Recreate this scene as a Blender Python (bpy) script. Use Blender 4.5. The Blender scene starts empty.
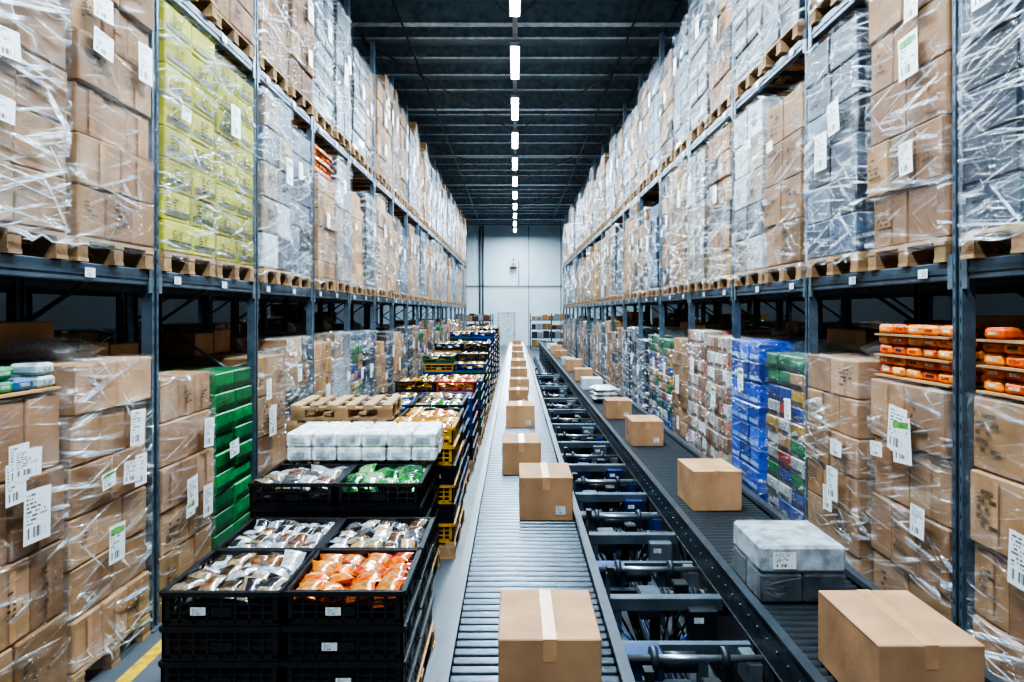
import bpy, math, random
from mathutils import Vector, Matrix, noise
D=bpy.data
scene=bpy.context.scene
COL=scene.collection
try:
    scene.view_settings.look='AgX - High Contrast'
except Exception as e: print(e)

# ---------------------------------------------------------------- materials
def new_mat(name):
    m=D.materials.new(name); m.use_nodes=True
    nt=m.node_tree; nt.nodes.clear()
    out=nt.nodes.new('ShaderNodeOutputMaterial')
    return m,nt,out
class NT:
    def __init__(s,nt): s.nt=nt
    def n(s,t,**k):
        nd=s.nt.nodes.new(t)
        for a,b in k.items(): setattr(nd,a,b)
        return nd
    def l(s,a,b): s.nt.links.new(a,b)
    def val(s,inp,v):
        if isinstance(v,(int,float,tuple,list)): inp.default_value=v
        else: s.l(v,inp)
    def m(s,op,a,b=0.0,c=0.0):
        nd=s.n('ShaderNodeMath',operation=op)
        s.val(nd.inputs[0],a); s.val(nd.inputs[1],b)
        if len(nd.inputs)>2: s.val(nd.inputs[2],c)
        return nd.outputs[0]
    def ramp(s,f,lo,hi):
        nd=s.n('ShaderNodeMapRange'); s.val(nd.inputs[0],f)
        nd.inputs[1].default_value=lo; nd.inputs[2].default_value=hi
        return nd.outputs[0]
    def mixc(s,f,a,b,bt='MIX'):
        nd=s.n('ShaderNodeMix',data_type='RGBA',blend_type=bt)
        s.val(nd.inputs[0],f); s.val(nd.inputs[6],a); s.val(nd.inputs[7],b)
        return nd.outputs[2]
    def noise(s,vec,scale,detail=3,dist=0.0):
        nd=s.n('ShaderNodeTexNoise'); nd.inputs['Scale'].default_value=scale
        nd.inputs['Detail'].default_value=detail; nd.inputs['Distortion'].default_value=dist
        if vec is not None: s.l(vec,nd.inputs['Vector'])
        return nd.outputs[0]
    def mapping(s,vec,loc=(0,0,0),rot=(0,0,0),sc=(1,1,1)):
        nd=s.n('ShaderNodeMapping'); s.l(vec,nd.inputs[0])
        nd.inputs[1].default_value=loc; nd.inputs[2].default_value=rot; nd.inputs[3].default_value=sc
        return nd.outputs[0]
    def bump(s,h,st,dist=0.01):
        nd=s.n('ShaderNodeBump'); s.l(h,nd.inputs['Height'])
        nd.inputs['Strength'].default_value=st; nd.inputs['Distance'].default_value=dist
        return nd.outputs[0]
    def pbsdf(s,col,rough,metal=0.0,spec=0.5,normal=None,coat=0.0):
        nd=s.n('ShaderNodeBsdfPrincipled')
        s.val(nd.inputs['Base Color'],col); s.val(nd.inputs['Roughness'],rough)
        s.val(nd.inputs['Metallic'],metal); s.val(nd.inputs['Specular IOR Level'],spec)
        nd.inputs['Coat Weight'].default_value=coat
        if normal is not None: s.l(normal,nd.inputs['Normal'])
        return nd.outputs[0]

def attr_mat(name,rough=0.7,metal=0.0,nscale=6,lo=0.8,hi=1.1,bumpst=0.1,bscale=40,coat=0.0,rnd=0.0,spec=.5):
    m,nt,out=new_mat(name); b=NT(nt)
    a=b.n('ShaderNodeVertexColor',layer_name='Col').outputs[0]
    tc=b.n('ShaderNodeTexCoord').outputs['Object']
    nz=b.noise(tc,nscale,5)
    f=b.n('ShaderNodeMapRange'); b.l(nz,f.inputs[0]); f.inputs[1].default_value=.3; f.inputs[2].default_value=.7
    f.inputs[3].default_value=lo; f.inputs[4].default_value=hi
    fac=f.outputs[0]
    if rnd>0:
        r=b.n('ShaderNodeObjectInfo').outputs['Random']
        fac=b.m('MULTIPLY',fac,b.m('ADD',b.m('MULTIPLY',r,2*rnd),1-rnd))
    v=b.n('ShaderNodeCombineXYZ')
    for i in range(3): b.l(fac,v.inputs[i])
    c=b.mixc(1.0,a,v.outputs[0],'MULTIPLY')
    bn=b.bump(b.noise(tc,bscale,3),bumpst,0.01)
    b.l(b.pbsdf(c,rough,metal,spec,normal=bn,coat=coat),out.inputs[0])
    return m
M_CARD=attr_mat('cardboard',.75,0,5,.72,1.1,.15,25,rnd=.20,spec=.3)
M_WOOD=attr_mat('pallet_wood',.8,0,9,.6,1.15,.4,30,rnd=.12)
M_PLAST=attr_mat('crate_plastic',.34,0,14,.8,1.15,.08,30)
M_STEEL=attr_mat('painted_steel',.42,.35,7,.65,1.2,.1,20)
M_METAL=attr_mat('roller_metal',.30,.8,12,.75,1.1,.05,40)
M_POUCH=attr_mat('foil_pouch',.22,.15,34,.35,1.35,.6,24,coat=.4)
M_GLOSS=attr_mat('printed_case',.45,0,16,.5,1.3,.1,20,coat=.05,spec=.4)

def film(name,base,amp,rough,diff,minpat):
    m,nt,out=new_mat(name); b=NT(nt)
    uv=b.n('ShaderNodeTexCoord').outputs['UV']
    r=b.n('ShaderNodeObjectInfo').outputs['Random']
    cv=b.n('ShaderNodeCombineXYZ'); off=b.m('MULTIPLY',r,37.0)
    b.l(off,cv.inputs[0]); b.l(off,cv.inputs[1]); b.l(off,cv.inputs[2])
    ad=b.n('ShaderNodeVectorMath',operation='ADD'); b.l(uv,ad.inputs[0]); b.l(cv.outputs[0],ad.inputs[1])
    p=ad.outputs[0]
    n1=b.noise(b.mapping(b.mapping(p,rot=(0,0,.12)),sc=(.8,15,1)),2.0,7,.5)
    n2=b.noise(b.mapping(b.mapping(p,rot=(0,0,-.30)),sc=(.9,16,1)),1.8,7,.7)
    n4=b.noise(b.mapping(b.mapping(p,rot=(0,0,.80)),sc=(1.1,9,1)),1.8,6,.9)
    n3=b.noise(b.mapping(p,sc=(.9,2.6,1)),1.6,4,.9)
    mx=b.m('MAXIMUM',b.m('MAXIMUM',n1,n2),b.m('SUBTRACT',n4,.04))
    st=b.m('POWER',b.ramp(mx,.55,.69),1.5)
    pat=b.ramp(n3,.42,.62)
    s2=b.m('MULTIPLY',st,b.m('ADD',b.m('MULTIPLY',pat,1-minpat),minpat))
    ra=b.m('ADD',b.m('MULTIPLY',b.m('FRACT',b.m('MULTIPLY',r,7.31)),.7),.65)
    f=b.m('ADD',b.m('MULTIPLY',b.m('MULTIPLY',s2,amp),ra),b.m('ADD',base,b.m('MULTIPLY',pat,base*.8)))
    f=b.m('MINIMUM',f,.95)
    h=b.m('ADD',b.m('ADD',b.m('MULTIPLY',n1,.5),b.m('MULTIPLY',n2,.5)),b.m('MULTIPLY',n4,.4))
    h=b.m('ADD',h,b.m('MULTIPLY',n3,.8))
    bn=b.bump(h,1.0,.075)
    gl=b.n('ShaderNodeBsdfGlossy'); gl.inputs['Color'].default_value=(.95,.98,1,1); gl.inputs['Roughness'].default_value=rough
    b.l(bn,gl.inputs['Normal'])
    df=b.n('ShaderNodeBsdfDiffuse'); df.inputs['Color'].default_value=(.88,.94,.98,1); b.l(bn,df.inputs['Normal'])  # white diffuse streaks paint glints along the film wrinkles
    i=b.n('ShaderNodeMixShader'); b.l(b.m('MULTIPLY',st,diff),i.inputs[0]); b.l(gl.outputs[0],i.inputs[1]); b.l(df.outputs[0],i.inputs[2])
    tr=b.n('ShaderNodeBsdfTransparent').outputs[0]
    mix=b.n('ShaderNodeMixShader'); b.l(f,mix.inputs[0]); b.l(tr,mix.inputs[1]); b.l(i.outputs[0],mix.inputs[2])
    b.l(mix.outputs[0],out.inputs[0])
    return m
M_FILM=film('stretch_film',.045,1.05,.10,.5,.22)
M_FILMH=film('stretch_film_heavy',.07,1.9,.10,.5,.5)

def label_mat(name,transparent=False,ink=(.03,.03,.035,1),rows=13,cols=24):
    m,nt,out=new_mat(name); b=NT(nt)
    uv=b.n('ShaderNodeTexCoord').outputs['UV']
    sp=b.n('ShaderNodeSeparateXYZ'); b.l(uv,sp.inputs[0]); u,v=sp.outputs[0],sp.outputs[1]
    rnd=b.n('ShaderNodeObjectInfo').outputs['Random']
    r=b.m('FLOOR',b.m('MULTIPLY',v,rows)); c=b.m('FLOOR',b.m('MULTIPLY',u,cols))
    cv=b.n('ShaderNodeCombineXYZ'); b.l(c,cv.inputs[0]); b.l(r,cv.inputs[1]); b.l(b.m('MULTIPLY',rnd,50),cv.inputs[2])
    wn=b.n('ShaderNodeTexWhiteNoise'); b.l(cv.outputs[0],wn.inputs['Vector'])
    t=b.m('GREATER_THAN',wn.outputs[0],.38)
    cr=b.n('ShaderNodeCombineXYZ'); b.l(r,cr.inputs[0]); b.l(b.m('MULTIPLY',rnd,9),cr.inputs[1])
    wr=b.n('ShaderNodeTexWhiteNoise'); b.l(cr.outputs[0],wr.inputs['Vector'])
    t=b.m('MULTIPLY',t,b.m('GREATER_THAN',b.m('FRACT',b.m('MULTIPLY',v,rows)),.45))
    end=b.m('ADD',b.m('MULTIPLY',wr.outputs[0],.6),.3)
    t=b.m('MULTIPLY',t,b.m('MULTIPLY',b.m('GREATER_THAN',u,.09),b.m('LESS_THAN',u,end)))
    if not transparent:
        t=b.m('MULTIPLY',t,b.m('MULTIPLY',b.m('GREATER_THAN',v,.36),b.m('LESS_THAN',v,.94)))
        cb=b.n('ShaderNodeCombineXYZ'); b.l(b.m('FLOOR',b.m('MULTIPLY',u,46)),cb.inputs[0])
        wb=b.n('ShaderNodeTexWhiteNoise'); b.l(cb.outputs[0],wb.inputs['Vector'])
        bc=b.m('MULTIPLY',b.m('GREATER_THAN',wb.outputs[0],.5),b.m('MULTIPLY',b.m('GREATER_THAN',v,.1),b.m('LESS_THAN',v,.3)))
        bc=b.m('MULTIPLY',bc,b.m('MULTIPLY',b.m('GREATER_THAN',u,.12),b.m('LESS_THAN',u,.8)))
        t=b.m('MAXIMUM',t,bc)
        a=b.n('ShaderNodeVertexColor',layer_name='Col').outputs[0]
        b.l(b.pbsdf(b.mixc(b.m('MULTIPLY',t,.85),a,ink),.5),out.inputs[0])
    else:
        tr=b.n('ShaderNodeBsdfTransparent').outputs[0]
        mix=b.n('ShaderNodeMixShader'); b.l(b.m('MULTIPLY',t,.75),mix.inputs[0]); b.l(tr,mix.inputs[1]); b.l(b.pbsdf(ink,.7),mix.inputs[2])
        b.l(mix.outputs[0],out.inputs[0])
    return m
M_LABEL=label_mat('paper_label')
M_PRINT=label_mat('carton_print',True,(.05,.025,.012,1),5,9)

def emis(name,col,st):
    m,nt,out=new_mat(name); b=NT(nt)
    e=b.n('ShaderNodeEmission'); e.inputs[0].default_value=col; e.inputs[1].default_value=st
    b.l(e.outputs[0],out.inputs[0]); return m
M_TUBE=emis('led_tube',(.84,.94,1,1),70)

MATS=[M_CARD,M_WOOD,M_PLAST,M_STEEL,M_METAL,M_POUCH,M_GLOSS,M_FILM,M_FILMH,M_LABEL,M_PRINT,M_TUBE]
CARD,WOOD,PLAST,STEEL,METAL,POUCH,GLOSS,FILM,FILMH,LABEL,PRINT,TUBE=range(12)

# ---------------------------------------------------------------- mesh builder
class MB:
    def __init__(s): s.v=[];s.f=[];s.m=[];s.c=[];s.uv=[];s.s=[]
    def face(s,idx,mat,col,uv=None,smooth=False):
        s.f.append(idx); s.m.append(mat); s.c.append(col); s.s.append(smooth)
        s.uv.append(uv if uv else [(0,0),(1,0),(1,1),(0,1)][:len(idx)] if len(idx)<=4 else [(0,0)]*len(idx))
    def quad(s,p,mat,col,uv=None):
        n=len(s.v); s.v+= [tuple(q) for q in p]; s.face([n,n+1,n+2,n+3],mat,col,uv)
    def box(s,c,d,mat,col,rz=0.0,bev=0.0,mtx=None):
        c=Vector(c); hx,hy,hz=d[0]/2,d[1]/2,d[2]/2
        R=Matrix.Rotation(rz,3,'Z') if mtx is None else mtx
        n=len(s.v)
        if bev<=0:
            P=[(x,y,z) for x in(-hx,hx) for y in(-hy,hy) for z in(-hz,hz)]
            s.v+=[tuple(c+R@Vector(p)) for p in P]
            for f in ((0,1,3,2),(4,6,7,5),(0,4,5,1),(2,3,7,6),(0,2,6,4),(1,5,7,3)):
                s.face([n+i for i in f],mat,col)
            return
        H=(hx,hy,hz); idx={}; loc=[]
        for sx in(-1,1):
            for sy in(-1,1):
                for sz in(-1,1):
                    S=(sx,sy,sz)
                    for a in range(3):
                        p=[S[k]*(H[k]-(0 if k==a else bev)) for k in range(3)]
                        idx[(S,a)]=len(loc); loc.append(Vector(p))
        s.v+=[tuple(c+R@p) for p in loc]
        F=[]
        for a in range(3):
            b_,c_=[k for k in range(3) if k!=a]
            for sg in(-1,1):
                q=[]
                for (i,j) in((-1,-1),(1,-1),(1,1),(-1,1)):
                    S=[0,0,0];S[a]=sg;S[b_]=i;S[c_]=j
                    q.append(idx[(tuple(S),a)])
                F.append(q)
            for i in(-1,1):
                for j in(-1,1):
                    S0=[0,0,0];S0[a]=-1;S0[b_]=i;S0[c_]=j
                    S1=list(S0);S1[a]=1
                    F.append([idx[(tuple(S0),b_)],idx[(tuple(S1),b_)],idx[(tuple(S1),c_)],idx[(tuple(S0),c_)]])
        for sx in(-1,1):
            for sy in(-1,1):
                for sz in(-1,1):
                    F.append([idx[((sx,sy,sz),a)] for a in range(3)])
        for q in F:
            ce=sum((loc[i] for i in q),Vector())/len(q)
            nn=(loc[q[1]]-loc[q[0]]).cross(loc[q[2]]-loc[q[0]])
            if nn.dot(ce)<0: q=q[::-1]
            s.face([n+i for i in q],mat,col)
    def cyl(s,p0,p1,r,mat,col,n=12,caps=True,r1=None):
        p0=Vector(p0);p1=Vector(p1);r1=r if r1 is None else r1
        d=(p1-p0).normalized(); a=d.orthogonal().normalized(); b=d.cross(a)
        k=len(s.v)
        for i in range(n):
            t=2*math.pi*i/n; o=a*math.cos(t)+b*math.sin(t)
            s.v.append(tuple(p0+o*r)); s.v.append(tuple(p1+o*r1))
        for i in range(n):
            j=(i+1)%n
            s.face([k+2*i,k+2*j,k+2*j+1,k+2*i+1],mat,col,smooth=True)
        if caps:
            s.face([k+2*i for i in range(n)][::-1],mat,col); s.face([k+2*i+1 for i in range(n)],mat,col)
    def tube(s,pts,r,mat,col,n=8):
        for a,b in zip(pts[:-1],pts[1:]): s.cyl(a,b,r,mat,col,n)
    def pouch(s,c,sz,rz,tx,ty,mat,col,band=None,seed=0):
        R=Matrix.Rotation(rz,3,'Z')@Matrix.Rotation(tx,3,'X')@Matrix.Rotation(ty,3,'Y')
        c=Vector(c); nu,nv=6,8; L=len(s.v)
        for side in(1,-1):
            for j in range(nv+1):
                for i in range(nu+1):
                    u=2*i/nu-1; v=2*j/nv-1
                    w=(1-abs(u)**3)*(1-v**4)
                    pin=1-.12*(1-v*v) if abs(u)>.99 else 1
                    nz=noise.noise(Vector((u*2.1+seed,v*2.3,side*3+seed*.7)))*.3
                    z=side*sz[2]/2*max(0,w*(1+nz))
                    s.v.append(tuple(c+R@Vector((u*sz[0]/2*pin,v*sz[1]/2,z))))
        W=nu+1; N=W*(nv+1)
        for j in range(nv):
            for i in range(nu):
                q=[j*W+i,j*W+i+1,(j+1)*W+i+1,(j+1)*W+i]
                cc=col
                if band is not None and 2<=j<=5 and 1<=i<=4: cc=band
                s.face([L+k for k in q],mat,cc,smooth=True)
                s.face([L+N+k for k in q[::-1]],mat,cc,smooth=True)
    def build(s,name):
        me=D.meshes.new(name); me.from_pydata(s.v,[],s.f)
        used=sorted(set(s.m)); mp={k:i for i,k in enumerate(used)}
        for k in used: me.materials.append(MATS[k])
        me.polygons.foreach_set('material_index',[mp[k] for k in s.m])
        me.polygons.foreach_set('use_smooth',s.s)
        ca=me.color_attributes.new('Col','FLOAT_COLOR','CORNER')
        fl=[];ul=[]
        for f,c,u in zip(s.f,s.c,s.uv):
            c4=(c[0],c[1],c[2],1.0)
            for k in range(len(f)):
                fl.extend(c4); ul.extend(u[k])
        ca.data.foreach_set('color',fl)
        ul_=me.uv_layers.new(name='UVMap'); ul_.data.foreach_set('uv',ul)
        me.update(); return me
def obj(name,me,loc=(0,0,0),rz=0,sc=(1,1,1)):
    if isinstance(me,MB): me=me.build(name)
    o=D.objects.new(name,me); o.location=loc; o.rotation_euler=(0,0,rz); o.scale=sc
    COL.objects.link(o); return o
def vary(c,r,a=.12):
    k=1+r.uniform(-a,a); return (c[0]*k,c[1]*k*(1+r.uniform(-.03,.03)),c[2]*k)

KRAFT=(.33,.172,.072); KRAFT2=(.42,.232,.105); KRAFT3=(.23,.112,.045)
WOODC=(.44,.26,.12)

def pallet(mb,cx,cy,z0,dx,dy,r,col=WOODC,h=.144):
    n=6
    for i in range(n):
        x=cx-dx/2+.05+(dx-.1)*i/(n-1)
        mb.box((x,cy,z0+h-.011),(.1 if i%2==0 else .085,dy,.022),WOOD,vary(col,r,.2))
    for y in(-1,0,1):
        yy=cy+y*(dy/2-.05)
        mb.box((cx,yy,z0+h-.033),(dx,.1,.02),WOOD,vary(col,r,.2))
        for x in(-1,0,1):
            mb.box((cx+x*(dx/2-.07),yy,z0+.061),(.13,.1,.078),WOOD,vary((.34,.19,.09),r,.25))
        mb.box((cx,yy,z0+.011),(dx,.1,.022),WOOD,vary(col,r,.2))

KINDS={
 'card_a':dict(ny=3,nx=3,lh=.29,cols=[KRAFT,KRAFT2,KRAFT],film=FILM,mat=CARD,pr=.45),
 'card_b':dict(ny=2,nx=2,lh=.36,cols=[KRAFT,KRAFT3,KRAFT],film=FILM,mat=CARD,pr=.6),
 'card_c':dict(ny=3,nx=4,lh=.215,cols=[KRAFT2,KRAFT],film=FILM,mat=CARD,pr=.3),
 'card_h':dict(ny=2,nx=2,lh=.31,cols=[KRAFT,KRAFT2,KRAFT3],film=FILMH,mat=CARD,pr=.5),
 'yellow':dict(ny=2,nx=3,lh=.225,cols=[(.33,.32,.022),(.40,.38,.03)],film=FILM,mat=CARD,pr=.9,band=(.08,.085,.012)),
 'silver':dict(ny=2,nx=2,lh=.27,cols=[(.010,.018,.04),(.02,.035,.065),(.10,.13,.18),(.012,.015,.025),(.04,.07,.12)],film=FILMH,mat=GLOSS,pr=.4),
 'dark':dict(ny=2,nx=2,lh=.3,cols=[(.010,.011,.014),(.02,.022,.028),(.015,.02,.04)],film=FILMH,mat=GLOSS,pr=.4,band=(.25,.27,.3)),
 'white':dict(ny=2,nx=2,lh=.34,cols=[(.40,.42,.44),(.26,.19,.12),(.5,.53,.55),(.10,.11,.13)],film=FILMH,mat=GLOSS,pr=.4),
 'brownfilm':dict(ny=2,nx=3,lh=.29,cols=[KRAFT3,KRAFT,KRAFT,(.07,.06,.055)],film=FILMH,mat=CARD,pr=.5),
 'green':dict(ny=2,nx=2,lh=.17,cols=[(.01,.20,.05),(.02,.26,.07),(.01,.13,.04)],film=None,mat=GLOSS,pr=.2,band=(.005,.04,.015)),
 'blue':dict(ny=3,nx=3,lh=.22,cols=[(.008,.06,.45),(.01,.10,.6),(.005,.03,.25)],film=FILM,mat=GLOSS,pr=.2,band=(.2,.35,.6)),
 'bottles':dict(ny=5,nx=5,lh=.20,cols=[(.45,.38,.3),(.6,.6,.58),(.28,.15,.08),(.5,.22,.15)],film=FILM,mat=GLOSS,pr=.1,band=(.18,.09,.04)),
 'mixed':dict(ny=3,nx=3,lh=.155,cols=[(.35,.03,.02),(.45,.26,.02),(.02,.15,.05),(.36,.36,.34),(.02,.04,.2),KRAFT],film=FILM,mat=GLOSS,pr=.2,band=(.04,.04,.05)),
}
def make_load(kind,seed,h,w=.83,d=1.08,top=None,labels=2):
    K=KINDS[kind]; r=random.Random(seed); mb=MB()
    pallet(mb,0,0,0,d,w,r)
    z=.146; layers=max(1,round((h-z)/K['lh'])); lh=(h-z)/layers
    soft=K['mat']==CARD and kind!='yellow'
    for L in range(layers):
        ny=K['ny'];nx=K['nx']
        if L%2 and soft: ny=max(2,ny-1) if ny>2 else (3 if r.random()<.5 else 2)
        if soft: lx=r.uniform(-.022,.014); ly=r.uniform(-.012,.012)
        else: lx=r.uniform(-.006,.006); ly=r.uniform(-.005,.005)
        zz=z+lh*(L+.5)
        for i in range(nx):
            for j in range(ny):
                if 0<i<nx-1 and 0<j<ny-1 and L<layers-1: continue
                bx=d/nx*.985; by=w/ny*.975
                c=vary(r.choice(K['cols']),r,.2)
                px=-d/2+d/nx*(i+.5)+lx+r.uniform(-.014,.004); py=-w/2+w/ny*(j+.5)+ly+r.uniform(-.004,.004)
                mb.box((px,py,zz),(bx,by,lh*.98),K['mat'],c,rz=r.uniform(-.025,.025),bev=.009)
                if i==nx-1:
                    fx=px+bx/2+.008
                    if 'band' in K:
                        b0=lh*.12;hh=lh*.32
                        mb.quad([(fx,py-by*.44,zz-hh),(fx,py+by*.44,zz-hh),(fx,py+by*.44,zz-b0),(fx,py-by*.44,zz-b0)],GLOSS,K['band'])
                    elif K['mat']==CARD and r.random()<.4:
                        mb.quad([(fx,py-.022,zz-lh*.46),(fx,py+.022,zz-lh*.46),(fx,py+.022,zz+lh*.46),(fx,py-.022,zz+lh*.46)],CARD,(c[0]*1.2,c[1]*1.15,c[2]*1.05))
                    if r.random()<K['pr']:
                        a=r.uniform(.28,.42)*by;bb=r.uniform(.18,.3)*lh;oy=r.uniform(-.12,.12)*by;fx+=.002
                        mb.quad([(fx,py+oy-a,zz-bb),(fx,py+oy+a,zz-bb),(fx,py+oy+a,zz+bb),(fx,py+oy-a,zz+bb)],PRINT,(0,0,0))
                for jj,sg in((0,-1),(ny-1,1)):
                    if j==jj and r.random()<K['pr']:
                        fy=py+sg*(by/2+.008); a=.3*bx;bb=.22*lh
                        mb.quad([(px+sg*a,fy,zz-bb),(px-sg*a,fy,zz-bb),(px-sg*a,fy,zz+bb),(px+sg*a,fy,zz+bb)],PRINT,(0,0,0))
    if K['film'] is not None:
        hx=d/2+.018;hy=w/2+.018;rc=.05; per=[]
        def arc(cx,cy,a0):
            for k in range(4):
                a=a0+k/3*math.pi/2; per.append((cx+rc*math.cos(a),cy+rc*math.sin(a)))
        arc(hx-rc,hy-rc,0)
        for k in range(1,10): per.append((hx-rc-(2*hx-2*rc)*k/10,hy))
        arc(-hx+rc,hy-rc,math.pi/2)
        for k in range(1,10): per.append((-hx,hy-rc-(2*hy-2*rc)*k/10))
        arc(-hx+rc,-hy+rc,math.pi)
        for k in range(1,10): per.append((-hx+rc+(2*hx-2*rc)*k/10,-hy))
        arc(hx-rc,-hy+rc,1.5*math.pi)
        for k in range(1,10): per.append((hx,-hy+rc+(2*hy-2*rc)*k/10))
        P=len(per); nz=int(h/.06); n0=len(mb.v); ztop=h+.012
        us=[0]
        for k in range(P): 
            a=per[k];b_=per[(k+1)%P]; us.append(us[-1]+math.hypot(a[0]-b_[0],a[1]-b_[1]))
        for j in range(nz+1):
            zz=.08+(ztop-.08)*j/nz
            for k,(x,y) in enumerate(per):
                nn=noise.noise(Vector((x*4+seed,y*4+zz*2.5,zz*9)))*.5+.5
                o=.018*nn; L_=math.hypot(x,y)
                mb.v.append((x+x/L_*o,y+y/L_*o,zz+(0 if 0<j<nz else (.02 if j else .05)*noise.noise(Vector((x*9,y*9,seed))))))
        for j in range(nz):
            for k in range(P):
                k2=(k+1)%P
                z0=.1+(ztop-.1)*j/nz; z1=.1+(ztop-.1)*(j+1)/nz
                mb.face([n0+j*P+k,n0+j*P+k2,n0+(j+1)*P+k2,n0+(j+1)*P+k],K['film'],(1,1,1),[(us[k],z0),(us[k+1],z0),(us[k+1],z1),(us[k],z1)],True)
        ci=len(mb.v); mb.v.append((0,0,ztop+.004))
        for k in range(P):
            k2=(k+1)%P; a=per[k];b_=per[k2]
            mb.face([n0+nz*P+k,n0+nz*P+k2,ci],K['film'],(1,1,1),[(a[0]+5,a[1]),(b_[0]+5,b_[1]),(5,0)],True)
    for q in range(labels):
        lw=r.choice([.14,.17,.20]); lhh=lw*r.choice([1.35,1.45,.7]); tl=r.uniform(-.1,.1)
        y0=r.uniform(-w*.33,w*.3); z0=(r.uniform(.3,.85) if q else r.uniform(.6,.8))*h
        x0=d/2+.042+q*.0008
        def P_(a,b_): 
            return (x0,y0+a*math.cos(tl)-b_*math.sin(tl),z0+a*math.sin(tl)+b_*math.cos(tl))
        mb.quad([P_(-lw/2,-lhh/2),P_(lw/2,-lhh/2),P_(lw/2,lhh/2),P_(-lw/2,lhh/2)],LABEL,(.78,.80,.80))
        if r.random()<.15:
            x0+=.002; mb.quad([P_(-lw*.42,lhh*.26),P_(lw*.42,lhh*.26),P_(lw*.42,lhh*.4),P_(-lw*.42,lhh*.4)],GLOSS,(.15,.4,.08))
    for sg in(-1,1):
        if r.random()<.8:
            y0=sg*(w/2+.042); x0=r.uniform(.05,.35); z0=h*r.uniform(.5,.8); lw=.09;lhh=.13
            mb.quad([(x0+sg*lw,y0,z0-lhh),(x0-sg*lw,y0,z0-lhh),(x0-sg*lw,y0,z0+lhh),(x0+sg*lw,y0,z0+lhh)],LABEL,(.78,.8,.8))
    if top in('orange','greenp'):
        if top=='orange': mb.box((-.30,0,h+.016+.21),(.44,w*.8,.42),CARD,KRAFT,bev=.008)
        else: mb.box((-.30,.05,h+.016+.16),(.44,w*.7,.32),CARD,KRAFT3,bev=.008)
        nl=5 if top=='orange' else 2; nyy=5
        for L in range(nl):
            zz=h+.02+L*.070
            if L%2==0: mb.box((.24,0,zz+.006),(.56,w*.94,.012),CARD,KRAFT2)
            for i in range(3):
                for j in range(nyy):
                    if L==nl-1 and r.random()<.35: continue
                    c=r.choice([(.85,.20,.012),(.9,.27,.02),(.8,.14,.010),(.65,.09,.01)])
                    bd=r.choice([(.75,.5,.25),(.06,.03,.02),(.85,.55,.2),(.6,.07,.01),(.8,.7,.5)])
                    if top=='greenp': c=r.choice([(.02,.25,.07),(.4,.5,.5),(.02,.12,.3)]); bd=(.4,.45,.4)
                    x=.07+.17*i; y=-w*.38+w*.76*j/(nyy-1)
                    px=x+r.uniform(-.008,.008); py=y+r.uniform(-.004,.004); rz=r.uniform(-.06,.06)
                    mb.box((px,py,zz+.045),(.16,.148,.062),GLOSS,c,rz=rz,bev=.016)
                    mb.box((px,py,zz+.045),(.164,.09,.035),POUCH,bd,rz=rz,bev=.01)
                    mb.box((px,py,zz+.066),(.11,.10,.024),POUCH,bd,rz=rz,bev=.008)
    if top=='back':
        for j in range(2):
            hh=r.uniform(.2,.26)
            mb.box((-.28,-.2+j*.42,h+.016+hh/2),(.4,.4,hh),CARD,vary(KRAFT,r),bev=.008)
    if top=='step':
        for j in range(2):
            for i in range(2):
                if r.random()<.35 and not (i==0 and j==0): continue
                hh=.24
                mb.box((-.27+.52*i,-.2+j*.4,h+.018+hh/2),(.5,.38,hh),K['mat'],vary(r.choice(K['cols']),r),bev=.008,rz=r.uniform(-.05,.05))
    if top=='bag':
        for q in range(5):
            mb.pouch((r.uniform(-.2,.25),r.uniform(-.2,.2),h+.06),(.4,.42,.15),r.uniform(0,6),0,0,FILMH,(1,1,1),None,q+seed)
        mb.box((-.25,0,h+.13),(.45,.6,.22),CARD,vary(KRAFT,r),bev=.008,rz=.1)
    return mb.build('pallet_load_'+kind)

LOADS={}
def load(kind,var=0,h=1.9,top=None,labels=2):
    k=(kind,var,h,top,labels)
    if k not in LOADS: LOADS[k]=make_load(kind,len(LOADS)*7+3+var,h,top=top,labels=labels)
    return LOADS[k]
NAMES={'card_a':'wrapped_carton_pallet','card_b':'wrapped_carton_pallet','card_c':'wrapped_carton_pallet','card_h':'wrapped_carton_pallet','yellow':'yellow_carton_pallet',
'silver':'film_wrapped_goods_pallet','white':'film_wrapped_goods_pallet','dark':'film_wrapped_goods_pallet','brownfilm':'film_wrapped_goods_pallet','green':'green_crate_pallet','blue':'blue_bottle_case_pallet',
'bottles':'drinks_case_pallet','mixed':'mixed_grocery_case_pallet'}

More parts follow.
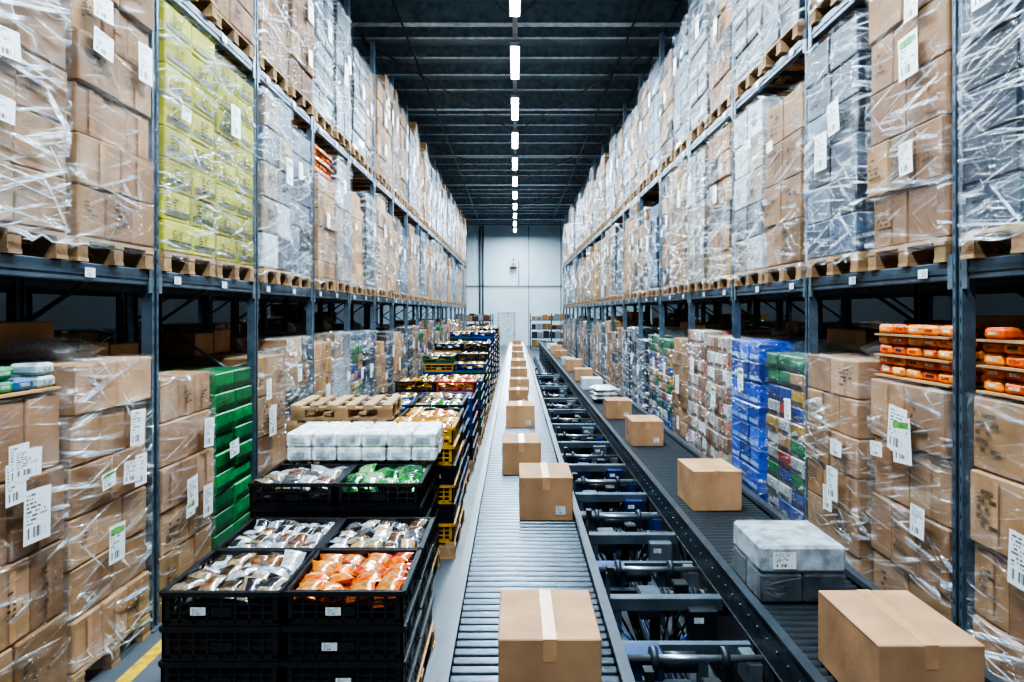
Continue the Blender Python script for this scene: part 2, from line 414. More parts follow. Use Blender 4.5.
# ---------------------------------------------------------------- racks
ZL1=2.49; ZL2=4.60
RACKC=(.10,.14,.18); BEAMC=(.075,.105,.14)
def rack(side,y0,bay,nb,xf=2.5,depth=1.0,zt=7.0,name='pallet_rack'):
    mb=MB(); s=side
    for k in range(nb+1):
        y=y0+bay*k
        for xi,x in enumerate((xf+.035,xf+depth-.035)):
            mb.box((s*(x),y,zt/2),(.012,.085,zt),STEEL,RACKC)
            for q in(-1,1):
                mb.box((s*(x),y+q*.040,zt/2),(.07,.008,zt),STEEL,RACKC)
            if xi==0:
                mb.box((s*(x-.036),y-.03,zt/2),(.006,.026,zt),STEEL,RACKC)
                mb.box((s*(x-.036),y+.03,zt/2),(.006,.026,zt),STEEL,RACKC)
                if y<12:
                    for zz in range(int(zt/.1)):
                        for q in(-1,1):
                            mb.quad([(s*(x-.0395),y+q*.03-.006,zz*.1+.04),(s*(x-.0395),y+q*.03+.006,zz*.1+.04),(s*(x-.0395),y+q*.03+.004,zz*.1+.075),(s*(x-.0395),y+q*.03-.004,zz*.1+.075)],PLAST,(.006,.008,.01))
            mb.box((s*x,y,.006),(.13,.14,.012),STEEL,(.12,.14,.16))
        z=.3; up=True
        while z<zt-.7:
            a=(s*(xf+.06),y,z);b=(s*(xf+depth-.06),y,z+.6)
            if not up: a=(a[0],y,z+.6); b=(b[0],y,z)
            mb.cyl(a,b,.014,STEEL,RACKC,6); up=not up; z+=.6
    for k in range(nb):
        ya=y0+bay*k+.045; yb=ya+bay-.09
        for zt_ in(ZL1,ZL2):
            for x in(xf+.03,xf+depth-.03):
                mb.box((s*x,(ya+yb)/2,zt_-.055),(.05,yb-ya,.11),STEEL,BEAMC,bev=.006)
                mb.box((s*(x-.028),(ya+yb)/2,zt_-.055),(.008,yb-ya,.03),STEEL,(.05,.075,.10))
            for e in(ya+.02,yb-.02):
                mb.box((s*(xf),e,zt_-.06),(.012,.045,.2),STEEL,(.13,.17,.2))
            for q in(.25,.5,.75):
                mb.box((s*(xf+depth/2),ya+(yb-ya)*q,zt_-.03),(depth-.12,.04,.03),STEEL,BEAMC)
            xl=s*(xf-.009)
            for q,wd in((.12,.10),(.58,.10)):
                yc=ya+(yb-ya)*q
                mb.quad([(xl,yc,zt_-.085),(xl,yc+wd,zt_-.085),(xl,yc+wd,zt_-.03),(xl,yc,zt_-.03)],LABEL,(.75,.77,.78))
    return obj(name,mb)
BL=1.9; BR=2.03; Y0L=1.06; Y0R=1.92
NL=18; NR=17
rack(-1,Y0L,BL,NL); rack(1,Y0R,BR,NR)
rack(-1,Y0L,BL,9,xf=3.76,zt=5.2); rack(1,Y0R,BR,9,xf=3.76,zt=5.2)

RJ=random.Random(77)
def place(side,y,z,me,kind,w=1.0,dz=1.0,xf=2.46):
    rz=(0 if side<0 else math.pi)+RJ.uniform(-.006,.006)
    return obj(NAMES[kind],me,(side*(xf+.55+RJ.uniform(-.025,.04)),y,z),rz,(1,w,dz))
R=random.Random(5)
def slots(y0,bay,nb):
    for k in range(nb):
        for q in(0,1):
            yield k*2+q, y0+bay*k+.045+ (bay-.09)*(.25+.5*q)
LG={0:('card_a',0,1.92,None,2),1:('card_b',0,1.80,None,3),2:('card_b',7,1.76,'greenp',5),3:('card_a',0,1.90,'bag',5),4:('card_a',1,1.72,'back',4),5:('green',0,1.68,None,1),6:('card_b',1,1.75,'back',3),
    7:('brownfilm',0,1.9,None,1),8:('card_c',0,1.8,None,2),9:('white',3,1.9,None,1)}
RG={0:('card_b',2,1.70,None,2),1:('card_b',2,1.74,'orange',4),2:('card_b',3,1.74,'orange',5),3:('card_a',2,1.85,'bag',3),4:('mixed',0,1.8,'bag',1),5:('blue',0,1.9,None,1),6:('bottles',0,1.9,None,1),
    7:('bottles',1,1.95,None,1),8:('card_c',0,1.8,None,2)}
pool_g=[('card_a',0,1.90,'bag',5),('card_b',1,1.75,'back',3),('brownfilm',0,1.9,None,1),('card_c',0,1.8,None,2),('bottles',0,1.9,None,1),('silver',0,1.86,None,2),('card_h',3,1.9,None,1),('dark',0,1.8,None,1),('card_c',5,1.6,'step',2),('mixed',0,1.8,'bag',1)]
for side,y0,bay,nb,G in((-1,Y0L,BL,NL,LG),(1,Y0R,BR,NR,RG)):
    for i,y in slots(y0,bay,nb):
        t=G.get(i) or R.choice(pool_g)
        place(side,y,0.0,load(*t),t[0],1.0 if side<0 else 1.06,R.uniform(.88,1.04) if i not in G else 1)
L1={1:('card_h',2,1.93,None,3),2:('card_h',2,1.93,None,3),3:('card_a',3,1.90,None,3),4:('yellow',0,1.92,None,1),5:('yellow',1,1.85,None,1),6:('white',0,1.9,None,1),7:('silver',1,1.8,None,1),8:('card_c',1,1.45,'orange',1),9:('white',1,1.86,None,1)}
R1={0:('card_c',2,1.9,None,2),1:('silver',0,1.92,None,2),2:('card_b',4,1.93,None,3),3:('silver',2,1.86,None,2),4:('card_b',5,1.7,None,1),5:('white',2,1.88,None,1),6:('brownfilm',4,1.9,None,1),7:('white',1,1.86,None,1),8:('card_h',0,1.92,None,1)}
pool_1=[('silver',0,1.92,None,2),('white',0,1.9,None,1),('card_h',4,1.9,None,1),('silver',2,1.86,None,2),('brownfilm',2,1.93,None,2),('card_a',3,1.9,None,3),('card_c',6,1.55,'step',1),('dark',1,1.85,None,1),('silver',3,1.5,'step',1)]
pool_2l=[('card_a',3,1.9,None,3),('brownfilm',2,1.93,None,2),('silver',2,1.86,None,2),('card_b',4,1.93,None,3),('card_h',6,1.8,'step',1),('dark',1,1.85,None,1)]
pool_2r=[('silver',0,1.92,None,2),('silver',2,1.86,None,2),('card_h',4,1.9,None,1),('silver',4,1.75,'step',1),('brownfilm',4,1.9,None,1),('dark',1,1.85,None,1),('brownfilm',2,1.93,None,2)]
for side,y0,bay,nb,G,p2 in((-1,Y0L,BL,NL,L1,pool_2l),(1,Y0R,BR,NR,R1,pool_2r)):
    for i,y in slots(y0,bay,nb):
        t=G.get(i) or R.choice(pool_1)
        place(side,y,ZL1,load(*t),t[0],1.0 if side<0 else 1.06,1 if i in G else R.uniform(.85,1.02))
        t=R.choice(p2)
        place(side,y,ZL2,load(*t),t[0],1.0 if side<0 else 1.06,R.uniform(.88,1.18))
for side,y0,bay in((-1,Y0L,BL),(1,Y0R,BR)):
    for i,y in slots(y0,bay,9):
        t=R.choice(pool_g[:5]); place(side,y,0,load(*t),t[0],1,R.uniform(.9,1.1),xf=3.75)
        t=R.choice(pool_1)
        place(side,y,ZL1,load(*t),t[0],1,.98,xf=3.75)

# ---------------------------------------------------------------- crates
BLK=(.010,.011,.014)
def crate(mb,cx,cy,z,dx,dy,h,col,fill=None,detail=True):
    t=.014
    for sx in(-1,1):
        x=cx+sx*(dx/2-t/2)
        mb.box((x+sx*.006,cy,z+h-.012),(t+.014,dy,.024),PLAST,col)
        mb.box((x,cy,z+.015),(t,dy-.02,.03),PLAST,col)
        n=9 if detail else 5
        for k in range(n):
            y=cy-dy/2+.02+(dy-.04)*k/(n-1)
            mb.box((x,y,z+h/2),(t,.012 if 0<k<n-1 else .04,h-.03),PLAST,col)
        for zz in((.38,.62) if detail else (.5,)): mb.box((x,cy,z+h*zz),(t*.8,dy-.02,.010),PLAST,col)
        mb.box((x,cy,z+h*.42),(t*1.1,.10,.05),PLAST,col)
    for sy in(-1,1):
        y=cy+sy*(dy/2-t/2)
        mb.box((cx,y+sy*.006,z+h-.012),(dx,t+.014,.024),PLAST,col)
        mb.box((cx,y,z+.015),(dx-.02,t,.03),PLAST,col)
        n=9 if detail else 5
        for k in range(n):
            x=cx-dx/2+.02+(dx-.04)*k/(n-1)
            mb.box((x,y,z+h/2),(.012 if 0<k<n-1 else .04,t,h-.03),PLAST,col)
        for zz in((.38,.62) if detail else (.5,)): mb.box((cx,y,z+h*zz),(dx-.02,t*.8,.010),PLAST,col)
        mb.box((cx,y,z+h*.40),(.10,t*1.2,.045),PLAST,col)
    mb.box((cx,cy,z+.008),(dx-.02,dy-.02,.012),PLAST,col)
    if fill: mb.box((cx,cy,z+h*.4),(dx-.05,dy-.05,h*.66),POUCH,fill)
def contents(mb,cx,cy,z,dx,dy,r,cols,bands,nx=4,ny=3,tilt=.35):
    sz=((dx-.05)/nx*1.12,(dy-.05)/ny*1.12,.065)
    for lay in range(2):
        for i in range(nx):
            for j in range(ny):
                x=cx-dx/2+.045+(dx-.09)*(i+.5)/nx; y=cy-dy/2+.045+(dy-.09)*(j+.5)/ny
                mb.pouch((x+r.uniform(-.012,.012),y+r.uniform(-.012,.012),z-.08+lay*.035+r.uniform(0,.018)),(sz[0],sz[1],sz[2]),r.uniform(-.25,.25),r.uniform(-tilt,tilt),r.uniform(-tilt,tilt),POUCH,vary(r.choice(cols),r,.2),r.choice(bands),r.random()*90)
H=.17
SIL=[(.35,.37,.4),(.5,.5,.5),(.12,.12,.14),(.3,.22,.14)]; SILB=[(.05,.025,.012),(.45,.45,.45),(.2,.07,.025),(.02,.02,.025)]
ORG=[(.8,.13,.006),(.85,.20,.01),(.7,.08,.006)]; ORGB=[(.65,.25,.05),(.45,.03,.008),(.8,.38,.1),(.08,.03,.015)]
GRN=[(.015,.28,.03),(.4,.5,.35),(.008,.16,.02)]; GRNB=[(.3,.42,.2),(.01,.08,.02),(.5,.5,.45)]
WHT=[(.6,.6,.58),(.5,.5,.5)]; WHTB=[(.55,.52,.48),(.35,.25,.2),(.7,.7,.7)]
YEL=[(.8,.38,.02),(.75,.45,.05),(.5,.18,.02)]; YELB=[(.8,.5,.15),(.5,.10,.02)]
BRN=[(.42,.22,.06),(.55,.35,.14),(.2,.10,.045)]; BRNB=[(.55,.38,.16),(.12,.05,.02)]
def crate_stack(name,x0,y0,cells,cw=.60,cl=.62,h=H,detail=True,seed=1,loc=None,packs=()):
    mb=MB(); r=random.Random(seed)
    nxm=max(c[0] for c in cells)+1; nym=max(c[1] for c in cells)+1
    pallet(mb,x0+cw*nxm/2,y0+cl*nym/2,0,cw*nxm+.02,cl*nym-.02,r)
    for ix,iy,lay,col,cn in cells:
        cx=x0+cw*(ix+.5); cy=y0+cl*(iy+.5)
        for L in range(lay):
            z=.146+L*(h+.002)
            cc=col if not isinstance(col,list) else r.choice(col)
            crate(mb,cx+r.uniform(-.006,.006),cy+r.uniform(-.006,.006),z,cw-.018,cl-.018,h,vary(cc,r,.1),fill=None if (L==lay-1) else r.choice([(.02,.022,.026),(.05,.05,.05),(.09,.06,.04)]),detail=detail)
            if r.random()<.55 and iy==0:
                yy=cy-cl/2-.012; lx=cx+r.uniform(-.16,.12)
                mb.quad([(lx,yy,z+.06),(lx+.075,yy,z+.06),(lx+.075,yy,z+.1),(lx,yy,z+.1)],LABEL,(.75,.77,.78))
        zt=.146+lay*(h+.002)
        if cn: contents(mb,cx,cy,zt,cw,cl,r,cn[0],cn[1],nx=cn[2] if len(cn)>2 else 4,ny=cn[3] if len(cn)>3 else 3)
    for k,(px,py,pz,sx,sy,sz,col) in enumerate(packs):
        for L in range(2):
            mb.box((px+r.uniform(-.004,.004),py+r.uniform(-.004,.004),pz+sz*(.25+.5*L)),(sx*.97,sy*.97,sz*.49),GLOSS,vary(col,r,.05),rz=r.uniform(-.03,.03),bev=.014)
            yy=py-sy/2-.006; zz=pz+sz*(.25+.5*L)
            mb.quad([(px-sx*.28,yy,zz-sz*.10),(px+sx*.28,yy,zz-sz*.10),(px+sx*.28,yy,zz+sz*.08),(px-sx*.28,yy,zz+sz*.08)],GLOSS,(.5,.56,.62))
    return obj(name,mb,loc or (0,0,0))
crate_stack('plastic_crate_stack',-1.74,3.42,[(0,0,4,BLK,(SIL,SILB,5,3)),(1,0,4,BLK,(ORG,ORGB,4,4)),(0,1,4,BLK,(WHT+SIL,SILB,6,4)),(1,1,4,BLK,(SIL+WHT,BRNB,5,4))],seed=3)
pk=[]
for i in range(6):
    for j in range(2):
        pk.append((-1.82+.10+i*.199,5.54+.15+j*.30,1.012,.195,.29,.23,(.86,.88,.89)))
crate_stack('plastic_crate_stack',-1.86,4.88,[(0,0,5,BLK,(SIL,SILB,4,3)),(1,0,5,BLK,(GRN,GRNB,4,3)),(0,1,5,BLK,None),(1,1,5,BLK,None)],seed=4,packs=pk)
YC=(.55,.27,.03)
crate_stack('plastic_crate_stack',-1.74,6.22,[(0,0,5,BLK,(BRN,BRNB)),(1,0,6,[BLK,YC,YC],(YEL,YELB)),(0,1,5,BLK,(SIL,SILB)),(1,1,6,[BLK,YC],(YEL,YELB))],seed=6)
BLU=(.012,.05,.2); GR=(.02,.09,.05)
crate_stack('plastic_crate_stack',-1.80,7.95,[(0,0,6,[BLK,BLU],(SIL,SILB)),(1,0,6,[BLK,BLK,BLU],(GRN,BRNB)),(0,1,6,BLK,(BRN,SILB)),(1,1,6,[BLK,BLU],(BRN,BRNB))],seed=7,h=.165)
crate_stack('plastic_crate_stack',-1.78,9.7,[(0,0,5,[BLK,BLU],(BRN,BRNB)),(1,0,5,[BLK,BLU],(SIL,SILB)),(0,1,6,BLK,(YEL,BRNB)),(1,1,6,[BLK,(.3,.03,.02)],(YEL,YELB))],seed=8,detail=False)
for k,(y,lay) in enumerate(((11.6,6),(13.4,8),(15.2,9),(17.0,8),(18.8,10),(20.8,9),(22.8,10),(25,10))):
    c=[BLK,BLK,BLU,(.12,.07,.04),GR,(.4,.2,.03)]
    cn=[(YEL,YELB),(BRN,BRNB),(SIL,SILB),(GRN,BRNB)][k%4]
    cn2=[(BRN,BRNB),(YEL,YELB)][k%2]
    crate_stack('plastic_crate_stack',-1.76,y,[(0,0,lay,c,cn),(1,0,lay-k%2,c,cn2),(0,1,lay,c,cn2),(1,1,lay,c,cn)],seed=20+k,detail=False,h=.15)
r=random.Random(2)
mb=MB(); pallet(mb,0,0,0,.95,.8,r,(.5,.31,.15)); me=mb.build('wooden_pallet')
obj('wooden_pallet',me,(-1.68,7.0,1.03)) 
obj('wooden_pallet',me,(-1.66,7.02,1.176),.04)

# ---------------------------------------------------------------- conveyors
ZC=.80
def conveyor(xa,xb,y0,y1,pitch,rcol,railc,name,dark=False):
    mb=MB(); rr=.027
    y=y0+.05
    while y<y1:
        mb.cyl((xa+.03,y,ZC-rr),(xb-.03,y,ZC-rr),rr,METAL if not dark else PLAST,rcol,14 if y<10 else 8,caps=False)
        y+=pitch
    L=y1-y0; ym=(y0+y1)/2
    mb.box(((xa+xb)/2,ym,ZC-.075),(xb-xa-.08,L,.006),STEEL,(.008,.010,.012))
    for s,x in((-1,xa),(1,xb)):
        mb.box((x+ -s*.006,ym,ZC-.045),(.012,L,.17),STEEL,railc)
        mb.box((x- s*.018,ym,ZC+.045),(.045,L,.012),PLAST,(railc[0]*.7,railc[1]*.7,railc[2]*.7))
        mb.box((x- s*.018,ym,ZC-.125),(.045,L,.010),STEEL,railc)
        mb.box((x- s*.034,ym,ZC+.030),(.010,L,.025),STEEL,(railc[0]*1.2,railc[1]*1.2,railc[2]*1.2))
        y=y0+.05
        while y<14:
            mb.cyl((x+s*.000,y,ZC-rr),(x+s*.008,y,ZC-rr),.008,METAL,(.12,.13,.15),6); y+=pitch*2
    y=y0+.6
    while y<y1:
        for x in(xa+.02,xb-.02):
            mb.box((x,y,(ZC-.13)/2),(.045,.06,ZC-.13),STEEL,railc)
            mb.box((x,y,.008),(.11,.12,.016),STEEL,(.08,.09,.1))
        mb.box(((xa+xb)/2,y,.28),(xb-xa-.08,.04,.05),STEEL,railc)
        mb.box(((xa+xb)/2,y,ZC-.16),(xb-xa-.08,.05,.06),STEEL,railc)
        mb.cyl((xa+.02,y+.02,.4),(xa+.02,y+.33,ZC-.13),.012,STEEL,railc,6)
        mb.cyl((xb-.02,y+.02,.4),(xb-.02,y+.33,ZC-.13),.012,STEEL,railc,6)
        y+=1.5
    mb.cyl(((xa+.10),y0,ZC-.11),(xa+.10,y1,ZC-.11),.016,METAL,(.2,.22,.24),8)
    mb.box((xb-.10,ym,ZC-.17),(.08,L,.05),STEEL,(.03,.035,.04))
    return obj(name,mb)
conveyor(-.285,.435,-.6,33,.072,(.045,.056,.066),(.06,.078,.095),'roller_conveyor')
conveyor(1.10,1.78,-.6,33,.060,(.016,.021,.026),(.040,.052,.065),'roller_conveyor',dark=True)

def drive(name,y,seed):
    r=random.Random(seed); mb=MB(); x0,x1=.445,1.09; dk=(.018,.022,.028); st=(.085,.11,.135); bl=(.02,.06,.16)
    mb.box(((x0+x1)/2,y,.665),(x1-x0,.06,.07),STEEL,st,bev=.005)
    mb.box(((x0+x1)/2,y+.28,.60),(x1-x0,.045,.05),STEEL,dk)
    mb.box(((x0+x1)/2,y+.60,.64),(x1-x0,.04,.05),STEEL,st)
    mb.box(((x0+x1)/2,y+.14,.40),(.05,.05,.5),STEEL,dk)
    for x in(x0+.09,x1-.1): 
        mb.box((x,y,.315),(.05,.05,.63),STEEL,st); mb.box((x,y,.008),(.12,.12,.016),STEEL,st)
        mb.box((x,y+.60,.308),(.04,.04,.615),STEEL,dk); mb.box((x,y+.60,.008),(.10,.10,.016),STEEL,st)
    mb.box(((x0+x1)/2,y+.02,.22),(x1-x0-.2,.035,.04),STEEL,st)
    mb.box((x1-.1,y+.30,.34),(.03,.56,.04),STEEL,st); mb.box((x0+.09,y+.30,.45),(.03,.56,.04),STEEL,dk)
    gx=x0+r.uniform(.16,.3)
    mb.box((gx,y+.16,.60),(.13,.14,.14),STEEL,r.choice([(.05,.065,.08),bl]),bev=.012)
    mb.cyl((gx+.06,y+.16,.60),(gx+.28,y+.16,.60),.062,STEEL,dk,14)
    for k in range(8): mb.cyl((gx+.08+k*.024,y+.16,.60),(gx+.088+k*.024,y+.16,.60),.075,STEEL,(.035,.04,.05),14)
    mb.cyl((gx+.28,y+.16,.60),(gx+.32,y+.16,.60),.066,STEEL,dk,14)
    mb.box((gx+.17,y+.16,.69),(.08,.08,.05),STEEL,(.015,.018,.022),bev=.006)
    mb.box((x1-.12,y-.07,.58),(.15,.07,.17),STEEL,r.choice([(.02,.025,.03),(.12,.14,.16),(.01,.03,.12)]),bev=.006)
    mb.quad([(x1-.17,y-.1065,.60),(x1-.12,y-.1065,.60),(x1-.12,y-.1065,.63),(x1-.17,y-.1065,.63)],LABEL,(.6,.62,.62))
    mb.box((x0+.04,y-.05,.74),(.02,.03,.2),STEEL,st); mb.box((x0+.05,y-.05,.85),(.035,.05,.05),PLAST,(.02,.02,.02))
    mb.box((x1-.05,y+.45,.62),(.06,.16,.12),STEEL,r.choice([(.14,.16,.18),(.01,.04,.2)]),bev=.005)
    mb.box((x0+.12,y+.47,.64),(.18,.12,.12),STEEL,r.choice([(.06,.07,.09),bl]),bev=.008)
    mb.cyl((x0+.21,y+.47,.64),(x0+.36,y+.47,.64),.045,STEEL,(.05,.06,.07),12)
    mb.cyl((x0+.02,y+.38,.70),(x1-.02,y+.38,.70),.016,METAL,(.3,.32,.35),10)
    for xx in (x0+.14,x1-.2): mb.cyl((xx,y+.38,.70),(xx+.03,y+.38,.70),.05,STEEL,(.04,.05,.06),14)
    for q in range(4):
        pts=[]; xa=x0+.06+q*.05; xb=x1-.12-q*.04
        for k in range(9):
            t=k/8; pts.append((xa+(xb-xa)*t,y-.05+.06*q,.60-.18*math.sin(math.pi*t)*(1+.3*q)))
        mb.tube(pts,.007,PLAST,(.01,.01,.012) if q else (.02,.08,.3),6)
    if r.random()<.5:
        mb.cyl((x0+.18,y-.12,.0),(x0+.18,y-.12,.26),.045,PLAST,(.01,.12,.6),12)
        mb.cyl((x0+.18,y-.12,.26),(x0+.18,y-.12,.31),.02,PLAST,(.5,.5,.5),10)
    return obj(name,mb)
for k,y in enumerate((1.6,2.65,3.7,4.75,5.8,6.9,8.1,9.4,10.8,12.2,14.2,16.6)):
    drive('conveyor_drive_unit',y,k)
mb=MB()
mb.box((.88,16,.13),(.12,33,.012),STEEL,(.05,.06,.07))
for s in(-1,1): mb.box((.88+s*.057,16,.155),(.006,33,.06),STEEL,(.08,.1,.12))
for q in range(4): mb.cyl((.85+q*.02,-.5,.146),(.85+q*.02,32,.146),.008,PLAST,(.01,.01,.012) if q%2 else (.03,.06,.15),6)
for k in range(22): mb.box((.88,.2+1.5*k,.062),(.08,.04,.124),STEEL,(.04,.05,.06))
obj('cable_tray',mb)

def carton(x0,x1,y0,y1,h,col,seed=0,label=True,rz=0.0,name='cardboard_box',tape=True,mat=CARD):
    r=random.Random(seed); mb=MB(); w=x1-x0;d=y1-y0
    mb.box((0,0,h/2),(w,d,h),mat,col,bev=.004)
    e=.0012
    tc=(min(1,col[0]*1.1),min(1,col[1]*1.06),col[2]*1.0)
    if tape:
        t=.024
        mb.box((0,0,h+e/2),(t*2,d+2*e,e),PLAST,tc)
        for s in(-1,1): mb.box((0,s*(d/2+e/2),h-.04),(t*2,e,.08),PLAST,tc)
        mb.box((0,0,h+.0002),(.003,d,.0006),CARD,(.12,.06,.03))
    for s in (-1,1):
        mb.box((s*(w/2),0,h*.985),(.0016,d*.98,.002),CARD,(.2,.10,.05))
    if label:
        y=-d/2-.003
        mb.quad([(w*.18,y,h*.15),(w*.36,y,h*.15),(w*.36,y,h*.34),(w*.18,y,h*.34)],LABEL,(.6,.62,.62))
        x=-w/2-.002
        mb.quad([(x,.1,h*.3),(x,-.05,h*.3),(x,-.05,h*.6),(x,.1,h*.6)],PRINT,(0,0,0))
    return obj(name,mb,((x0+x1)/2,(y0+y1)/2,ZC+.0005),rz)
BX=(.48,.262,.135)
carton(-.06,.31,2.5,2.95,.23,BX,1,label=False)
carton(.03,.388,4.69,5.15,.29,BX,2)
carton(-.11,.225,6.0,6.45,.28,BX,3,label=False)
carton(-.11,.24,8.45,8.9,.27,BX,4)
carton(-.10,.20,10.6,11.0,.22,BX,5)
for k,y in enumerate((12.3,14.0,15.6,17.6,19.8,22.2,25,28)):
    carton(-.10,.25,y,y+.42,.22+.05*(k%3),vary(BX,R,.15),6+k)
carton(1.22,1.58,2.35,2.82,.28,BX,21,label=False)
carton(1.245,1.59,4.92,5.35,.28,BX,23,rz=.03,label=False)
carton(1.22,1.55,7.3,7.75,.26,BX,24)
carton(1.20,1.53,9.16,9.55,.24,BX,25)
for k,y in enumerate((12.6,14.2,16.5,18.3,21,23.5,26.5)):
    carton(1.22,1.58,y,y+.42,.2+.04*(k%3),vary(BX if k%3 else (.5,.52,.55),R,.1),40+k)
mb=MB()
rr_=random.Random(9)
for i in range(2):
    for j in range(2):
        mb.box((-.103+i*.206,-.108+j*.216,.07),(.203,.213,.14),GLOSS,vary((.06,.075,.09),rr_,.3),bev=.01)
mb.box((0,0,.21),(.41,.43,.13),GLOSS,(.40,.44,.47),bev=.014)
mb.box((0,0,.147),(.428,.448,.29),FILM,(1,1,1),bev=.024)
mb.quad([(-.15,-.2275,.17),(-.04,-.2275,.17),(-.04,-.2275,.25),(-.15,-.2275,.25)],LABEL,(.8,.82,.82))
obj('shrink_wrapped_package',mb,(1.385,3.575,ZC+.0005))
mb=MB()
for i in range(3):
    mb.pouch((0,0,.057+.07*i),(.40,.46,.11),.1*i,0,0,GLOSS,(.62,.65,.68),(.5,.55,.6),i)
obj('white_parcel_stack',mb,(1.40,11.0,ZC+.005))

# ---------------------------------------------------------------- room
def surf(name,col,rough,nscale,lo,hi,bs=.1,metal=0.0,corr=None):
    m,nt,out=new_mat(name); b=NT(nt)
    tc=b.n('ShaderNodeTexCoord').outputs['Object']
    n1=b.noise(tc,nscale,6,.3)
    f=b.n('ShaderNodeMapRange'); b.l(n1,f.inputs[0]); f.inputs[1].default_value=.3; f.inputs[2].default_value=.7
    f.inputs[3].default_value=lo; f.inputs[4].default_value=hi
    v=b.n('ShaderNodeCombineXYZ')
    for i in range(3): b.l(f.outputs[0],v.inputs[i])
    c=b.mixc(1.0,col,v.outputs[0],'MULTIPLY')
    h=b.noise(tc,nscale*8,4)
    if corr is not None:
        w=b.n('ShaderNodeTexWave',wave_type='BANDS',bands_direction=corr[0]); b.l(tc,w.inputs[0]); w.inputs['Scale'].default_value=corr[1]
        h=b.m('ADD',b.m('MULTIPLY',h,.2),w.outputs['Fac'])
    bn=b.bump(h,bs,.03)
    b.l(b.pbsdf(c,rough,metal,normal=bn),out.inputs[0]); return m
def slab(name,c,d,mat):
    mb=MB(); mb.box(c,d,CARD,(1,1,1)); o=obj(name,mb); o.data.materials.clear(); o.data.materials.append(mat); return o
M_FLOOR=surf('concrete_floor',(.085,.097,.11,1),.5,1.2,.6,1.25,.05)
M_WALL=surf('painted_wall_panel',(.68,.78,.83,1),.5,.5,.9,1.05,.15,corr=('X',1.2))
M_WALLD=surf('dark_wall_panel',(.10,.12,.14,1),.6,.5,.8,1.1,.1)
M_CEIL=surf('corrugated_roof_deck',(.19,.28,.34,1),.5,1,.8,1.2,.5,corr=('X',1.6))
slab('floor',(0,21,-.05),(18,50,.1),M_FLOOR)
slab('wall_back',(0,46.05,4),(18,.1,8),M_WALL)
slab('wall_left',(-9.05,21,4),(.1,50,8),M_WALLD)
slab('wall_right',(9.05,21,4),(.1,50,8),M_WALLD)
slab('ceiling',(0,21,8.05),(18,50,.1),M_CEIL)
mb=MB(); C=(.28,.37,.43)
y=-3.4
k=0
while y<45.5:
    hh=.24 if k%5 else .42
    z=7.999-hh/2
    mb.box((0,y,z),(17.9,.012 if k%5 else .03,hh),STEEL,C)
    mb.box((0,y,z-hh/2),(17.9,.10 if k%5 else .18,.012),STEEL,(.55,.66,.74))
    y+=1.1;k+=1
obj('roof_purlins',mb)
mb=MB()
for x in(-3.0,2.9): mb.box((x,21,7.62),(.05,48,.05),STEEL,(.05,.062,.075))
for x in(-2.1,2.2): mb.cyl((x,-3,7.55),(x,45,7.55),.02,STEEL,(.03,.035,.04),8)
for k in range(5):
    mb.cyl((-3,6+k*8,7.6),(0,13+k*8,7.6),.018,STEEL,(.16,.09,.06),6); mb.cyl((3,6+k*8,7.6),(0,13+k*8,7.6),.018,STEEL,(.16,.09,.06),6)
obj('ceiling_conduit_pipes',mb)
mb=MB()
mb.box((0,21,7.35),(.09,48,.05),STEEL,(.3,.34,.37))
for k in range(18):
    for s in(-1,1): mb.cyl((s*.03,-2+k*2.7,7.36),(s*.03,-2+k*2.7,7.75),.005,METAL,(.3,.3,.3),5)
obj('light_trunking',mb)
mb=MB()
mb.box((0,0,.05),(.20,1.9,.04),STEEL,(.6,.63,.65),bev=.006)
for s in(-1,1): mb.box((s*.09,0,.01),(.02,1.9,.05),STEEL,(.6,.63,.65))
for s in(-1,1): mb.box((0,s*.94,.01),(.2,.02,.05),STEEL,(.6,.63,.65))
mb.box((0,0,.005),(.15,1.85,.04),TUBE,(1,1,1),bev=.008)
lm=mb.build('ceiling_led_light')
LC=(.68,.86,1.0)
def area(loc,sx,sy,p,col=LC):
    l=D.lights.new('led_lamp','AREA'); l.shape='RECTANGLE'; l.size=sx; l.size_y=sy; l.energy=p; l.color=col
    o=D.objects.new('led_lamp',l); o.location=loc; COL.objects.link(o); return o
for k in range(15):
    y=-1.85+3.2*k
    obj('ceiling_led_light',lm,(0,y,7.23))
    if y<45: area((0,y,7.19),.18,1.9,345)
for s in(-1,1):
    for k in range(5):
        obj('ceiling_led_light',lm,(s*6.6,2+k*8,7.23)); area((s*6.6,2+k*8,7.19),.18,1.9,120)

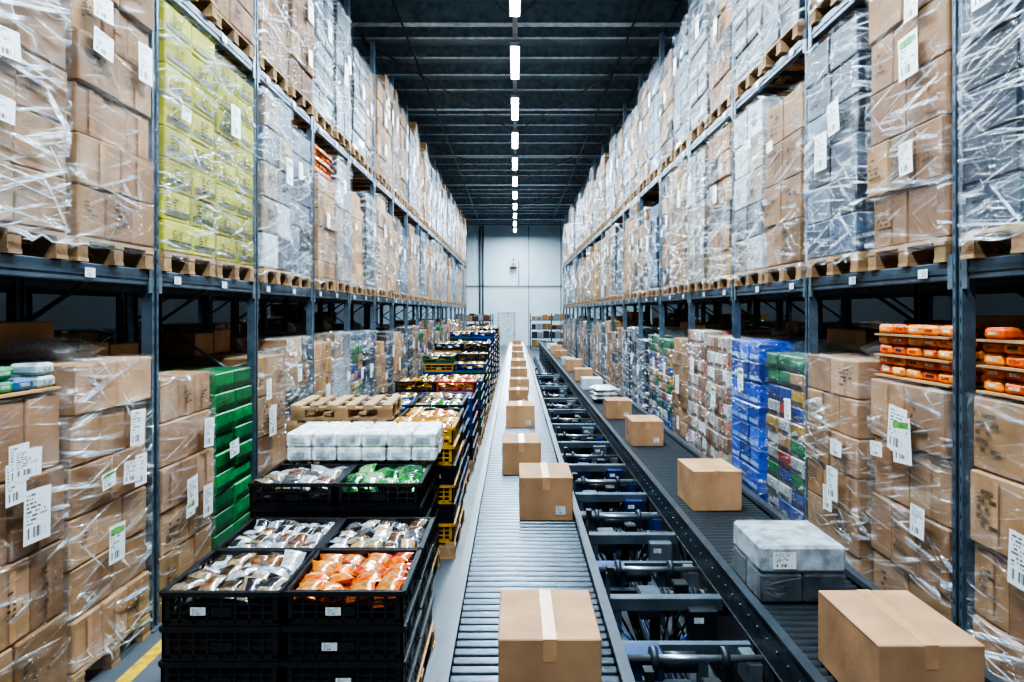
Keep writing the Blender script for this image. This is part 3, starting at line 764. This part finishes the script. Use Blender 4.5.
mb=MB(); mb.box((-2.33,18,.0016),(.09,40,.003),GLOSS,(.65,.40,.02)); obj('floor_line_marking',mb)
mb=MB()
mb.box((0,0,1.05),(1.0,.06,2.1),STEEL,(.62,.66,.68),bev=.005)
for s in(-1,1): mb.box((s*.54,0,1.08),(.08,.1,2.16),STEEL,(.4,.43,.45))
mb.box((0,0,2.14),(1.16,.1,.08),STEEL,(.4,.43,.45)); mb.box((.38,-.05,1.0),(.03,.06,.14),METAL,(.5,.5,.5))
obj('door_1',mb,(-.55,45.94,0))
mb=MB()
for x in(-2.3,-2.1): mb.cyl((x,45.9,0),(x,45.9,7.9),.05,STEEL,(.1,.11,.12),8)
mb.cyl((-3.4,45.9,3.9),(3.4,45.9,3.9),.03,STEEL,(.15,.16,.17),8)
for x in(-3.2,0.9,3.0): mb.box((x,45.97,4),(.06,.04,8),STEEL,(.3,.34,.37))
mb.cyl((.25,45.9,3.9),(.25,45.9,5.6),.025,STEEL,(.12,.12,.13),8)
obj('wall_conduit_pipe',mb)
mb=MB(); mb.box((0,0,0),(.4,.3,.32),STEEL,(.45,.48,.5),bev=.02); mb.cyl((0,-.15,0),(0,-.2,0),.10,STEEL,(.5,.15,.05),14); mb.box((0,.1,.3),(.08,.2,.2),STEEL,(.1,.1,.1))
mb.box((0,.2,0),(.1,.35,.06),STEEL,(.1,.1,.1))
obj('wall_unit_heater',mb,(-.1,45.6,5.3))
def shelf(name,x0,x1,y,seed,h=2.1):
    r=random.Random(seed); mb=MB()
    nb=int((x1-x0)/1.0)
    for k in range(nb+1):
        for yy in(0,.6): mb.box((x0+(x1-x0)*k/nb,y+yy,h/2),(.05,.05,h),STEEL,(.06,.08,.1))
    for L in range(4):
        z=.15+L*.52
        mb.box(((x0+x1)/2,y+.3,z),(x1-x0,.64,.04),STEEL,(.05,.065,.08))
        x=x0+.08
        while x<x1-.35:
            w=r.uniform(.22,.36); hh=r.uniform(.22,.4)
            mb.box((x+w/2,y+.3,z+.02+hh/2),(w*.95,.5,hh),CARD,vary(r.choice([KRAFT,(.03,.03,.04),(.2,.22,.25),(.1,.04,.02),KRAFT3]),r),bev=.01); x+=w+.02
    return obj(name,mb)
shelf('storage_shelving',-3.4,-1.3,41,1); shelf('storage_shelving',.9,3.4,41,2); shelf('storage_shelving',-3.2,-1.3,37.4,3)

# ---------------------------------------------------------------- world + camera
w=D.worlds.new('World'); scene.world=w; w.use_nodes=True
bg=w.node_tree.nodes['Background']; bg.inputs[0].default_value=(.5,.7,.9,1); bg.inputs[1].default_value=.2
cam=D.cameras.new('Camera'); cam.sensor_width=36; cam.lens=700/1024*36
cam.shift_x=-3/1024; cam.shift_y=-29/1024; cam.clip_end=200; cam.clip_start=.05
co=D.objects.new('Camera',cam); co.location=(0,0,2.2); co.rotation_euler=(math.radians(90),0,0); COL.objects.link(co)
scene.camera=co
